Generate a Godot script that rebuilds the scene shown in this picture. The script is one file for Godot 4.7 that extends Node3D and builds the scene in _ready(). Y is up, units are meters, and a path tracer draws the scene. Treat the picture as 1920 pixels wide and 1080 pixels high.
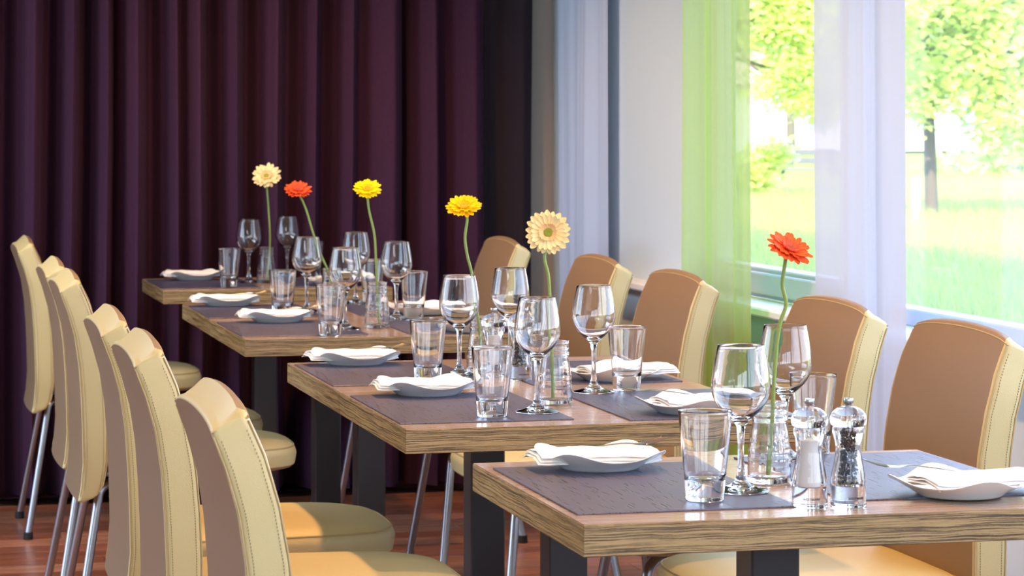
extends Node3D

# Metres, y up. The rows of tables run along -z; "depth" below means -z. The window wall is at +x.

class Shape:
	# Collects vertices and triangles; mesh() gives every corner the mean normal of the faces that meet there within the crease angle.
	var v := PackedVector3Array()
	var uv := PackedVector2Array()
	var tri := PackedInt32Array()
	func pt(p: Vector3, t := Vector2.ZERO) -> int:
		v.append(p); uv.append(t)
		return v.size() - 1
	func face(a: int, b: int, c: int) -> void:
		tri.append(a); tri.append(b); tri.append(c)
	func quad(a: int, b: int, c: int, d: int) -> void:
		face(a, b, c); face(a, c, d)
	func grid(rows: Array, closed := false) -> int:
		var first := v.size()
		var n: int = rows[0].size()
		for i in rows.size():
			for j in n:
				pt(rows[i][j], Vector2(float(j) / maxf(1.0, n - 1.0), float(i) / maxf(1.0, rows.size() - 1.0)))
		for i in rows.size() - 1:
			for j in (n if closed else n - 1):
				var k := (j + 1) % n
				quad(first + i * n + j, first + i * n + k, first + (i + 1) * n + k, first + (i + 1) * n + j)
		return first
	func fan(from: int, n: int, centre: Vector3, flip := false) -> void:
		var c := pt(centre)
		for j in n:
			if flip:
				face(from + (j + 1) % n, from + j, c)
			else:
				face(from + j, from + (j + 1) % n, c)
	func orient(tri_from: int) -> void:
		var vol := 0.0
		for i in range(tri_from, tri.size(), 3):
			vol += v[tri[i]].dot(v[tri[i + 1]].cross(v[tri[i + 2]]))
		if vol < 0.0:
			for i in range(tri_from, tri.size(), 3):
				var k := tri[i]
				tri[i] = tri[i + 1]; tri[i + 1] = k
	func loft(rows: Array, cap_low := true, cap_high := true) -> void:
		# closed rings, capped to a solid
		var t := tri.size()
		var n: int = rows[0].size()
		var first := grid(rows, true)
		if cap_low:
			fan(first, n, mean(rows[0]), true)
		if cap_high:
			fan(first + (rows.size() - 1) * n, n, mean(rows[-1]))
		orient(t)
	static func mean(r: PackedVector3Array) -> Vector3:
		var m := Vector3.ZERO
		for p in r:
			m += p
		return m / r.size()
	func box(c: Vector3, s: Vector3, b := 0.0) -> void:
		b = minf(b, minf(s.x, minf(s.y, s.z)) * 0.45)
		var rows := []
		var levels := [[-s.y / 2, b], [-s.y / 2 + b, 0.0], [s.y / 2 - b, 0.0], [s.y / 2, b]] if b > 0.0 else [[-s.y / 2, 0.0], [s.y / 2, 0.0]]
		for l in levels:
			var hx: float = s.x / 2 - l[1]
			var hz: float = s.z / 2 - l[1]
			var r := PackedVector3Array()
			if b > 0.0:
				for q in [[-1, -1, 1, 0], [1, -1, -1, 0], [1, -1, 0, 1], [1, 1, 0, -1], [1, 1, -1, 0], [-1, 1, 1, 0], [-1, 1, 0, -1], [-1, -1, 0, 1]]:
					r.append(c + Vector3(hx * q[0] + b * q[2], l[0], hz * q[1] + b * q[3]))
			else:
				for q in [[-1, -1], [1, -1], [1, 1], [-1, 1]]:
					r.append(c + Vector3(hx * q[0], l[0], hz * q[1]))
			rows.append(r)
		loft(rows)
	func lathe(profile: Array, n := 32, c := Vector3.ZERO) -> void:
		# profile: [radius, height] from the axis round to the axis again (or a closed ring when it starts off the axis)
		var t := tri.size()
		var rows := []
		for p in profile:
			var r := PackedVector3Array()
			for j in n:
				var a := TAU * j / n
				r.append(c + Vector3(p[0] * cos(a), p[1], p[0] * sin(a)))
			rows.append(r)
		grid(rows, true)
		orient(t)
	func tube(path: Array, radius: float, n := 8, radius_end := -1.0) -> void:
		var rows := []
		var side := Vector3.ZERO
		for i in path.size():
			var d: Vector3 = (path[mini(i + 1, path.size() - 1)] - path[maxi(i - 1, 0)]).normalized()
			if side == Vector3.ZERO:
				side = d.cross(Vector3.UP if absf(d.y) < 0.9 else Vector3.RIGHT)
			side = (side - d * side.dot(d)).normalized()
			var up := d.cross(side)
			var k := float(i) / (path.size() - 1)
			var rad := radius if radius_end < 0 else lerpf(radius, radius_end, k)
			var r := PackedVector3Array()
			for j in n:
				var a := TAU * j / n
				r.append(path[i] + (side * cos(a) + up * sin(a)) * rad)
			rows.append(r)
		loft(rows)
	func mesh(crease := 40.0) -> ArrayMesh:
		var limit := cos(deg_to_rad(crease))
		var nf := tri.size() / 3
		var fn := PackedVector3Array()
		var around := []
		around.resize(v.size())
		for i in v.size():
			around[i] = PackedInt32Array()
		for f in nf:
			var a := tri[f * 3]
			var b := tri[f * 3 + 1]
			var c := tri[f * 3 + 2]
			fn.append((v[b] - v[a]).cross(v[c] - v[a]))
			around[a].append(f); around[b].append(f); around[c].append(f)
		var unit := PackedVector3Array()
		for x in fn:
			unit.append(x.normalized())
		var ov := PackedVector3Array()
		var on := PackedVector3Array()
		var ouv := PackedVector2Array()
		var oi := PackedInt32Array()
		oi.resize(nf * 3)
		var kept := {}
		for f in nf:
			for k in 3:
				var i := tri[f * 3 + k]
				var s := Vector3.ZERO
				for g in around[i]:
					if unit[g].dot(unit[f]) >= limit:
						s += fn[g]
				s = s.normalized() if s.length_squared() > 0.0 else Vector3.UP
				var key := [i, snappedf(s.x, 0.01), snappedf(s.y, 0.01), snappedf(s.z, 0.01)]
				if not kept.has(key):
					kept[key] = ov.size()
					ov.append(v[i]); on.append(s); ouv.append(uv[i])
				oi[f * 3 + 2 - k] = kept[key]   # Godot's front faces run clockwise
		var arr := []
		arr.resize(Mesh.ARRAY_MAX)
		arr[Mesh.ARRAY_VERTEX] = ov
		arr[Mesh.ARRAY_NORMAL] = on
		arr[Mesh.ARRAY_TEX_UV] = ouv
		arr[Mesh.ARRAY_INDEX] = oi
		var m := ArrayMesh.new()
		m.add_surface_from_arrays(Mesh.PRIMITIVE_TRIANGLES, arr)
		return m

var M := {}
var rng := RandomNumberGenerator.new()

# ---------- objects ----------
func numbered(called: String) -> String:
	if not has_node(NodePath(called)):
		return called
	var k := 1
	while has_node(NodePath("%s_%03d" % [called, k])):
		k += 1
	return "%s_%03d" % [called, k]

func tag(o: Node, label: String, category: String, group := "") -> Node:
	o.set_meta("label", label)
	o.set_meta("category", category)
	if group:
		o.set_meta("group", group)
	return o

func thing(called: String, label: String, category: String, at := Vector3.ZERO, turn := 0.0, group := "") -> Node3D:
	var o := Node3D.new()
	o.name = numbered(called)
	add_child(o)
	o.position = at
	o.rotation.y = turn
	tag(o, label, category, group)
	return o

func put(called: String, mesh: Mesh, mat: Material, parent: Node = null, at := Vector3.ZERO) -> MeshInstance3D:
	var o := MeshInstance3D.new()
	o.mesh = mesh
	o.material_override = mat
	o.position = at
	if parent == null:
		o.name = numbered(called)
		add_child(o)
	else:
		o.name = called
		parent.add_child(o, true)
	return o

func struct(called: String, mesh: Mesh, mat: Material, parent: Node = null, at := Vector3.ZERO) -> MeshInstance3D:
	var o := put(called, mesh, mat, parent, at)
	if parent == null:
		o.set_meta("kind", "structure")
	return o

func dup(src: Node3D, at: Vector3, turn: float, label: String) -> Node3D:
	var o: Node3D = src.duplicate()
	o.name = numbered(src.name.rstrip("0123456789").trim_suffix("_"))
	add_child(o)
	o.position = at
	o.rotation.y = turn
	o.set_meta("label", label)
	return o

func boxes(list: Array, bevel := 0.0) -> ArrayMesh:
	var s := Shape.new()
	for b in list:
		s.box(b[0], b[1], bevel)
	return s.mesh(20)

func span(x0: float, x1: float, y0: float, y1: float, d0: float, d1: float) -> Array:
	return [Vector3((x0 + x1) / 2, (y0 + y1) / 2, -(d0 + d1) / 2), Vector3(x1 - x0, y1 - y0, d1 - d0)]

func scatter(called: String, mesh: Mesh, mat: Material, places: Array, parent: Node = null) -> MultiMeshInstance3D:
	var mm := MultiMesh.new()
	mm.transform_format = MultiMesh.TRANSFORM_3D
	mm.mesh = mesh
	mm.instance_count = places.size()
	for i in places.size():
		mm.set_instance_transform(i, places[i])
	var o := MultiMeshInstance3D.new()
	o.multimesh = mm
	o.material_override = mat
	o.set_meta("kind", "stuff")
	if parent == null:
		o.name = numbered(called)
		add_child(o)
	else:
		o.name = called
		parent.add_child(o, true)
	return o

# ---------- textures and materials ----------
func tex(w: int, h: int, f: Callable) -> ImageTexture:
	var data := PackedByteArray()
	data.resize(w * h * 3)
	for y in h:
		for x in w:
			var c: Color = f.call(x, y)
			var k := (y * w + x) * 3
			data[k] = clampi(int(c.r * 255.0), 0, 255)
			data[k + 1] = clampi(int(c.g * 255.0), 0, 255)
			data[k + 2] = clampi(int(c.b * 255.0), 0, 255)
	return ImageTexture.create_from_image(Image.create_from_data(w, h, false, Image.FORMAT_RGB8, data))

func mat(called: String, c: Color, rough := 0.6, metal := 0.0, spec := 0.5) -> StandardMaterial3D:
	var m := StandardMaterial3D.new()
	m.resource_name = called
	m.albedo_color = c
	m.roughness = rough
	m.metallic = metal
	m.metallic_specular = spec
	m.cull_mode = BaseMaterial3D.CULL_DISABLED
	return m

func rgb(r: float, g: float, b: float) -> Color:
	return Color(r / 255.0, g / 255.0, b / 255.0)

func noise(sd: int, freq: float, oct := 3) -> FastNoiseLite:
	var n := FastNoiseLite.new()
	n.seed = sd
	n.noise_type = FastNoiseLite.TYPE_SIMPLEX
	n.frequency = freq
	n.fractal_octaves = oct
	return n

func triplanar(m: StandardMaterial3D, scale: Vector3, world := true) -> void:
	m.uv1_triplanar = true
	m.uv1_world_triplanar = world
	m.uv1_scale = scale
	m.uv1_triplanar_sharpness = 8.0

func glass(called: String, ior := 1.5, tint := Color(1, 1, 1, 0)) -> StandardMaterial3D:
	var m := mat(called, Color(tint.r, tint.g, tint.b, 0.0), 0.0)
	m.transparency = BaseMaterial3D.TRANSPARENCY_ALPHA
	m.refraction_enabled = true
	m.refraction_scale = (ior - 1.0) / 10.0
	return m

func cloth(called: String, c: Color, alpha: float, back: float) -> StandardMaterial3D:
	var m := mat(called, Color(c.r, c.g, c.b, alpha), 0.95, 0.0, 0.2)
	m.transparency = BaseMaterial3D.TRANSPARENCY_ALPHA
	m.backlight_enabled = true
	m.backlight = Color(back, back, back).linear_to_srgb()
	return m

func materials() -> void:
	var n1 := noise(3, 1.0, 3)
	var n2 := noise(8, 1.0, 2)
	# zebrano edge: thin dark lines that wander along the length
	var zebra := func(x: int, y: int) -> Color:
		var a := TAU * x / 1024.0
		var wob := n1.get_noise_3d(cos(a) * 1.6, sin(a) * 1.6, y * 0.006) * 7.0
		var b := TAU * (y + wob) / 256.0
		var l := n2.get_noise_3d(cos(b) * 5.5, sin(b) * 5.5, cos(a) * 0.9)
		var l2 := n1.get_noise_3d(cos(b) * 15.0, sin(b) * 15.0, sin(a) * 2.2)
		var fine := n2.get_noise_3d(x * 0.03, y * 0.5, 7.0)
		var t := clampf(0.56 + l * 1.0 + l2 * 0.7 + fine * 0.3, 0.0, 1.0)
		return rgb(70, 52, 30).lerp(rgb(168, 140, 92), smoothstep(0.1, 0.85, t))
	M.edge = mat("zebrano_edge", Color.WHITE, 0.42)
	M.edge.albedo_texture = tex(1024, 256, zebra)
	triplanar(M.edge, Vector3(0.95, 15.0, 0.95))
	var lam := func(x: int, y: int) -> Color:
		var a := TAU * x / 512.0
		var b := TAU * y / 512.0
		var l := n2.get_noise_3d(cos(b) * 14.0, sin(b) * 14.0, cos(a) * 0.6)
		var l2 := n1.get_noise_3d(cos(b) * 40.0, sin(b) * 40.0, sin(a) * 1.2)
		return rgb(138, 113, 92).lerp(rgb(174, 149, 126), clampf(0.5 + l * 0.6 + l2 * 0.45, 0.0, 1.0))
	M.top = mat("table_laminate", Color.WHITE, 0.2)
	M.top.albedo_texture = tex(512, 512, lam)
	triplanar(M.top, Vector3(1.1, 2.2, 2.2))
	# floor boards
	var board := func(x: int, y: int) -> Color:
		var a := TAU * x / 512.0
		var b := TAU * y / 512.0
		var l := n2.get_noise_3d(cos(b) * 7.0, sin(b) * 7.0, cos(a) * 1.2)
		var l2 := n1.get_noise_3d(cos(b) * 32.0, sin(b) * 32.0, sin(a) * 1.8)
		return Color(0.62, 0.62, 0.62).lerp(Color(1, 1, 1), clampf(0.55 + l * 0.7 + l2 * 0.5, 0.0, 1.0))
	var grain := tex(512, 512, board)
	M.boards = []
	for c in [rgb(168, 108, 80), rgb(182, 118, 88), rgb(150, 92, 68), rgb(190, 130, 102), rgb(160, 100, 78)]:
		var m := mat("floor_board", c, 0.3)
		m.albedo_texture = grain
		triplanar(m, Vector3(0.7, 1.7, 1.7))
		M.boards.append(m)
	# leather
	var pores := func(x: int, y: int) -> Color:
		var a := TAU * x / 256.0
		var b := TAU * y / 256.0
		var l := n1.get_noise_3d(cos(a) * 16.0, sin(a) * 16.0 + cos(b) * 16.0, sin(b) * 16.0)
		var g := clampf(0.5 + l * 0.7, 0.0, 1.0)
		return Color(g, g, g)
	M.leather = mat("cream_leather", rgb(198, 182, 130), 0.42, 0.0, 0.5)
	M.leather.heightmap_enabled = true
	M.leather.heightmap_texture = tex(256, 256, pores)
	M.leather.heightmap_scale = 0.03
	triplanar(M.leather, Vector3(11, 11, 11), false)
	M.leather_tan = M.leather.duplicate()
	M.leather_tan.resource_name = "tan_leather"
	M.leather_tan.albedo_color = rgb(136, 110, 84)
	M.seam = mat("leather_seam", rgb(176, 154, 108), 0.5)
	M.stitch = mat("stitching_thread", rgb(128, 110, 74), 0.8)
	# woven vinyl mat
	var dashes := {}
	rng.seed = 77
	for i in 230:
		var x0 := rng.randi_range(4, 505)
		var y0 := rng.randi_range(4, 760)
		var len := rng.randi_range(22, 48)
		var deep := rng.randf_range(0.6, 1.0)
		for k in len:
			for q in (4 if deep > 0.8 else 3):
				dashes[Vector2i(x0 + q, mini(767, y0 + k))] = deep
	var weave := func(x: int, y: int) -> Color:
		var rib := 0.5 + 0.5 * cos(TAU * y / 4.0)
		var alt := 0.5 + 0.5 * cos(TAU * (x + (2 if (y / 4) % 2 == 0 else 0)) / 4.0)
		var sp := n1.get_noise_2d(x * 0.35, y * 0.35) * 0.5
		var g := 0.60 + 0.36 * rib * alt + sp * 0.3
		g *= 1.0 - 0.95 * float(dashes.get(Vector2i(x, y), 0.0))
		return Color(g, g, g)
	var wt := tex(512, 768, weave)
	M.mat = mat("woven_vinyl", rgb(92, 92, 130), 0.40, 0.0, 0.9)
	M.mat.albedo_texture = wt
	M.mat.heightmap_enabled = true
	M.mat.heightmap_texture = wt
	M.mat.heightmap_scale = 0.06
	triplanar(M.mat, Vector3(1 / 0.30, 1, 1 / 0.47), false)
	M.mat.uv1_offset = Vector3(0.5, 0.5, 0.5)
	# cloths
	var thread := func(x: int, y: int) -> Color:
		var g := 0.94 + n1.get_noise_2d(x * 0.6, y * 0.09) * 0.07
		return Color(g, g, g)
	M.velvet = mat("purple_velvet", rgb(68, 39, 61), 0.9, 0.0, 0.25)
	M.velvet.rim_enabled = true
	M.velvet.rim = 0.25
	M.velvet.rim_tint = 0.8
	M.velvet.albedo_texture = tex(256, 256, thread)
	triplanar(M.velvet, Vector3(3, 1.2, 3))
	M.velvet_dark = mat("dark_velvet", rgb(54, 46, 54), 0.9, 0.0, 0.25)
	M.sheer_white = cloth("white_sheer", Color(0.76, 0.83, 0.96), 0.92, 0.04)
	M.sheer_green = cloth("green_sheer", rgb(158, 196, 96), 0.9, 0.12)
	M.napkin = mat("white_napkin", rgb(246, 243, 240), 0.85)
	M.china = mat("white_china", rgb(240, 240, 236), 0.12)
	M.steel = mat("cutlery_steel", Color(0.78, 0.77, 0.75), 0.18, 1.0)
	M.tube = mat("grey_steel_tube", Color(0.66, 0.66, 0.68), 0.3, 1.0)
	M.rubber = mat("black_rubber", rgb(22, 21, 21), 0.7)
	M.column = mat("black_column", rgb(44, 40, 40), 0.45)
	M.glass = glass("clear_glass", 1.5)
	M.acrylic = glass("clear_acrylic", 1.49)
	M.salt = mat("white_salt", rgb(244, 238, 232), 0.9)
	var pep := func(x: int, y: int) -> Color:
		var l := clampf(0.5 + n1.get_noise_2d(x * 0.3, y * 0.3) * 0.9, 0, 1)
		return rgb(30, 24, 22).lerp(rgb(112, 96, 80), l * l)
	M.pepper = mat("black_pepper", rgb(58, 48, 42), 0.7)
	M.pepper_light = mat("pale_pepper", rgb(170, 155, 128), 0.7)
	M.chrome = mat("knob_chrome", Color(0.72, 0.71, 0.7), 0.22, 1.0)
	M.ink = mat("black_print", rgb(18, 18, 20), 0.6)
	M.stem = mat("green_stem", rgb(126, 150, 70), 0.55)
	M.stem.subsurf_scatter_enabled = true
	M.stem.subsurf_scatter_strength = 0.1
	for f in [["peach", rgb(255, 230, 172)], ["peach_inner", rgb(252, 208, 150)], ["red", rgb(242, 92, 44)], ["red_inner", rgb(232, 88, 58)], ["yellow", rgb(255, 226, 8)], ["yellow_inner", rgb(250, 206, 6)], ["gold", rgb(255, 204, 6)], ["gold_inner", rgb(250, 184, 4)]]:
		var m := mat(f[0] + "_petal", f[1], 0.6, 0.0, 0.3)
		m.backlight_enabled = true
		m.backlight = Color(0.35, 0.35, 0.35)
		M[f[0]] = m
	M.eye_green = mat("green_flower_eye", rgb(142, 150, 50), 0.8)
	M.eye_red = mat("red_flower_eye", rgb(150, 52, 30), 0.8)
	M.eye_gold = mat("gold_flower_eye", rgb(206, 150, 20), 0.8)
	# room
	M.wall = mat("white_wall_paint", rgb(200, 217, 232), 0.8, 0.0, 0.3)
	M.end_wall = mat("shaded_end_wall", rgb(186, 180, 176), 0.85, 0.0, 0.3)  # greyer than the other walls, carries the weaker light there
	M.ceiling = mat("ceiling_paint", rgb(238, 236, 232), 0.9, 0.0, 0.3)
	M.frame = mat("window_frame_paint", rgb(178, 184, 206), 0.4)
	M.sill = mat("white_sill", rgb(238, 238, 240), 0.3)
	M.skirting = mat("dark_skirting", rgb(38, 32, 32), 0.5)
	M.pane = mat("window_pane", Color(1, 1, 1, 0.04), 0.0)
	M.pane.metallic_specular = 0.25
	M.pane.transparency = BaseMaterial3D.TRANSPARENCY_ALPHA
	M.radiator = mat("grey_radiator", rgb(150, 152, 160), 0.45)
	# outside
	M.grass_ground = mat("meadow_soil", rgb(126, 136, 62), 0.95, 0.0, 0.2)
	M.grass = mat("meadow_grass", rgb(176, 188, 92), 0.7, 0.0, 0.2)
	M.grass.backlight_enabled = true
	M.grass.backlight = Color(0.5, 0.5, 0.5)
	M.leaf = mat("tree_leaf", rgb(224, 238, 116), 0.6, 0.0, 0.3)
	M.leaf.backlight_enabled = true
	M.leaf.backlight = Color(0.75, 0.75, 0.75)
	M.leaf_far = mat("far_tree_leaf", rgb(210, 226, 140), 0.6, 0.0, 0.3)
	M.leaf_far.backlight_enabled = true
	M.leaf_far.backlight = Color(0.75, 0.75, 0.75)
	M.bark = mat("tree_bark", rgb(120, 108, 96), 0.9)
	M.bark_pale = mat("pale_trunk_bark", rgb(222, 206, 186), 0.8)
	M.bench_wood = mat("grey_bench_wood", rgb(120, 116, 116), 0.8)
	M.bench_iron = mat("dark_bench_iron", rgb(60, 66, 66), 0.6)
	M.bin = mat("blue_grey_bin", rgb(94, 108, 120), 0.6)
	M.house = mat("pale_render", rgb(240, 228, 226), 0.85)
	M.house_roof = mat("pink_roof", rgb(216, 168, 160), 0.85)
	M.house_glass = mat("house_window", rgb(150, 165, 185), 0.1)

# ---------- furniture ----------
func ring_round(hx: float, hz: float, r: float, y: float, cx := 0.0, seg := 3, sub := 6) -> PackedVector3Array:
	# rounded rectangle in x-z, with sub points along each long (z) side
	var out := PackedVector3Array()
	var corners := [Vector2(hx - r, -(hz - r)), Vector2(hx - r, hz - r), Vector2(-(hx - r), hz - r), Vector2(-(hx - r), -(hz - r))]
	for k in 4:
		for i in seg + 1:
			var a := -PI / 2 + k * PI / 2 + PI / 2 * i / seg
			out.append(Vector3(cx + corners[k].x + r * cos(a), y, corners[k].y + r * sin(a)))
		if k == 0 or k == 2:
			var s := 1.0 if k == 0 else -1.0
			for i in range(1, sub):
				out.append(Vector3(cx + s * hx, y, s * lerpf(-(hz - r), hz - r, float(i) / sub)))
	return out

const PROFILE := [[0.375, -0.008, 0.044], [0.40, -0.003, 0.052], [0.464, 0.002, 0.056], [0.552, 0.0, 0.058], [0.62, -0.003, 0.058], [0.69, -0.008, 0.057], [0.755, -0.0175, 0.054], [0.81, -0.032, 0.051], [0.857, -0.05, 0.047]]

func back_at(h: float) -> Vector2:   # rear x and thickness
	for i in PROFILE.size() - 1:
		if h <= PROFILE[i + 1][0]:
			var k: float = clampf((h - PROFILE[i][0]) / (PROFILE[i + 1][0] - PROFILE[i][0]), 0, 1)
			return Vector2(lerpf(PROFILE[i][1], PROFILE[i + 1][1], k), lerpf(PROFILE[i][2], PROFILE[i + 1][2], k))
	return Vector2(PROFILE[-1][1], PROFILE[-1][2])

func back_point(h: float, t: float, z: float) -> Vector3:
	# t 0 rear .. 1 front; the top leans with the back and arches over the width
	var b := back_at(h)
	var ramp := smoothstep(0.68, 0.857, h)
	var low := 1.0 - smoothstep(0.375, 0.45, h)
	var u := z / 0.21
	return Vector3(b.x + b.y * t, h + ramp * (0.02 * t + 0.012 * (1.0 - u * u) - 0.007 * pow(absf(u), 8.0)) + low * (0.012 * t + 0.003 * pow(absf(u), 8.0)), z)

func make_chair() -> Node3D:
	var t := thing("upholstered_chair", "cream", "chair", Vector3.ZERO, 0.0, "cream leather chairs along the row of tables")
	var hz := 0.212
	# backrest
	var s := Shape.new()
	var rows := []
	var hs := [0.375, 0.385, 0.40, 0.43, 0.464, 0.51, 0.552, 0.62, 0.69, 0.725, 0.755, 0.785, 0.81, 0.835, 0.857]
	for i in hs.size():
		var h: float = hs[i]
		var b := back_at(h)
		var w := hz - 0.006 * (1.0 - smoothstep(0.375, 0.5, h)) - 0.008 * smoothstep(0.78, 0.857, h)
		var ring := ring_round(b.y / 2, w, 0.009, 0.0, 0.0, 3, 10)
		var r := PackedVector3Array()
		for p in ring:
			var tt := p.x / b.y + 0.5
			var q := back_point(h, tt, p.z)
			q.x += (tt - 0.5) * 0.012 * (1.0 - pow(p.z / hz, 2.0)) * (1.0 - smoothstep(0.80, 0.857, h))
			r.append(q)
		rows.append(r)
	# rolled edges at the top and the bottom
	for e in [[0.86, 0.006], [0.45, 0.009]]:
		var r := PackedVector3Array()
		var c := Shape.mean(rows[hs.size() - 1])
		for p in rows[hs.size() - 1]:
			r.append(Vector3(c.x + (p.x - c.x) * e[0], p.y + e[1], p.z * (1.0 - (1.0 - e[0]) * 0.1)))
		rows.append(r)
	var c0 := Shape.mean(rows[0])
	var rb := PackedVector3Array()
	for p in rows[0]:
		rb.append(Vector3(c0.x + (p.x - c0.x) * 0.75, p.y - 0.005, p.z * 0.985))
	rows.push_front(rb)
	# the two faces are one part, the band round the sides, top and bottom another
	var band := Shape.new()
	for r in rows:
		for p in r:
			s.pt(p)
			band.pt(p)
	var n: int = rows[0].size()
	for i in rows.size() - 1:
		for j in n:
			var k := (j + 1) % n
			var into := s if (j >= 3 and j <= 12 or j >= 20 and j <= 29) and i > 0 and i < hs.size() or j >= 3 and j <= 12 and i >= hs.size() else band
			into.quad(i * n + j, (i + 1) * n + j, (i + 1) * n + k, i * n + k)
	for cap in [0, rows.size() - 1]:
		# front run 0..16 and rear run 33..17 pair up across the thickness
		for q in 16:
			var a := q
			var b := q + 1
			var c := n - 1 - q
			var d := n - 2 - q
			if cap == 0:
				band.quad(a, b, d, c)
			else:
				band.quad(cap * n + a, cap * n + c, cap * n + d, cap * n + b)
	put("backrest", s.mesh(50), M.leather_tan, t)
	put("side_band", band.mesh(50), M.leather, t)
	# piped seams and their stitching
	var pipe := Shape.new()
	var st := Shape.new()
	for side in [-1.0, 1.0]:
		for tt in [0.0, 1.0]:
			var path := []
			for i in 25:
				var h := lerpf(0.385, 0.854, i / 24.0)
				var p := back_point(h, tt, side * (hz - 0.008 * smoothstep(0.78, 0.857, h)))
				p.x += 0.0015 if tt == 0.0 else -0.0015
				p.z -= side * 0.0022
				path.append(p)
			pipe.tube(path, 0.0015, 6)
			for i in 105:
				var h := lerpf(0.40, 0.845, i / 104.0)
				var p := back_point(h, 0.17 if tt == 0.0 else 0.83, side * (hz + 0.0002 - 0.008 * smoothstep(0.78, 0.857, h) - 0.006 * (1.0 - smoothstep(0.375, 0.5, h))))
				st.box(p, Vector3(0.0008, 0.0026, 0.0010))
	for tt in [0.0, 1.0]:
		var path := []
		for i in 17:
			var z := lerpf(-1, 1, i / 16.0) * (hz - 0.012)
			path.append(back_point(0.856, tt, z) + Vector3(0.001 if tt == 0.0 else -0.001, 0.0015, 0))
		pipe.tube(path, 0.0014, 6)
	for side in [-1.0, 1.0]:
		pipe.tube([back_point(0.856, 0.0, side * (hz - 0.011)) + Vector3(0, 0.002, 0), back_point(0.856, 1.0, side * (hz - 0.011)) + Vector3(0, 0.0012, 0)], 0.0013, 6)
	put("piped_seam", pipe.mesh(60), M.seam, t)
	put("stitching", st.mesh(20), M.stitch, t).set_meta("kind", "stuff")
	# seat
	var seat := Shape.new()
	rows = []
	for l in [[0.425, 0.03], [0.43, 0.012], [0.437, 0.004], [0.462, 0.0], [0.472, 0.003], [0.478, 0.007], [0.486, 0.018], [0.492, 0.045], [0.496, 0.085], [0.498, 0.13]]:
		var r := PackedVector3Array()
		var n48 := 48
		for j in n48:
			var a := TAU * j / n48
			var ca := cos(a)
			var sa := sin(a)
			# squarish at the back, round at the front
			var e := 0.28 if ca < 0 else 0.55
			var px := signf(ca) * pow(absf(ca), e)
			var pz := signf(sa) * pow(absf(sa), e)
			var hx := 0.232 - l[1] as float
			var hzz := 0.21 - l[1] as float
			r.append(Vector3(0.285 + px * hx, l[0], pz * hzz * (1.0 - 0.06 * px)))
		rows.append(r)
	seat.loft(rows)
	put("seat", seat.mesh(35), M.leather, t)
	var sp := Shape.new()
	var loop := []
	for p in rows[5]:
		loop.append(p + Vector3(0, 0.001, 0))
	loop.append(loop[0])
	sp.tube(loop, 0.002, 6)
	put("seat_seam", sp.mesh(60), M.seam, t)
	# frame and legs
	var fr := Shape.new()
	fr.box(Vector3(0.25, 0.415, 0), Vector3(0.30, 0.018, 0.16), 0.004)
	fr.box(Vector3(0.075, 0.45, 0), Vector3(0.03, 0.06, 0.24), 0.004)
	put("under_frame", fr.mesh(20), M.tube, t)
	for q in [[-0.02, -1], [-0.02, 1], [0.46, -1], [0.46, 1]]:
		var sx: float = q[0]
		var sz: float = q[1]
		var inx := 0.14 if sx < 0.2 else 0.34
		var foot := Vector3(sx, 0.012, sz * 0.222)
		var knee := Vector3(lerpf(sx, inx, 0.42), 0.405, sz * 0.135)
		var path := [foot]
		var into := Vector3(inx, 0.412, sz * 0.06)
		var a := foot.lerp(knee, 0.93)
		var b := knee.lerp(into, 0.4)
		path.append(foot.lerp(knee, 0.5))
		for i in 7:
			var k := i / 6.0
			path.append(a.lerp(knee, k).lerp(knee.lerp(b, k), k))
		path.append(into)
		var lg := Shape.new()
		lg.tube(path, 0.0105, 10)
		var leg := put("leg", lg.mesh(50), M.tube, t)
		var ft := Shape.new()
		ft.lathe([[0, 0], [0.013, 0], [0.0145, 0.003], [0.0135, 0.022], [0, 0.022]], 14, Vector3(foot.x, 0, foot.z))
		put("rubber_foot", ft.mesh(40), M.rubber, leg)
	return t

const TX := 1.224
func make_table() -> Node3D:
	var t := thing("dining_table", "table", "table", Vector3.ZERO, 0.0, "square zebrano tables in one row")
	var w := 0.70
	var l := 0.622
	var s := Shape.new()
	s.box(Vector3(0, 0.719, 0), Vector3(w, 0.040, l), 0.0012)
	put("edge_band", s.mesh(20), M.edge, t)
	var p := Shape.new()
	p.box(Vector3(0, 0.7393, 0), Vector3(w - 0.0015, 0.0014, l - 0.0015), 0.0004)
	put("tabletop", p.mesh(20), M.top, t)
	var c := Shape.new()
	c.box(Vector3(0, 0.356, 0), Vector3(0.07, 0.684, 0.07), 0.003)
	put("column", c.mesh(20), M.column, t)
	var b := Shape.new()
	b.box(Vector3(0, 0.007, 0), Vector3(0.31, 0.014, 0.31), 0.004)
	put("base_plate", b.mesh(20), M.column, t)
	var pl := Shape.new()
	pl.box(Vector3(0, 0.695, 0), Vector3(0.3, 0.008, 0.3), 0.002)
	put("mounting_plate", pl.mesh(20), M.column, t)
	return t

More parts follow.
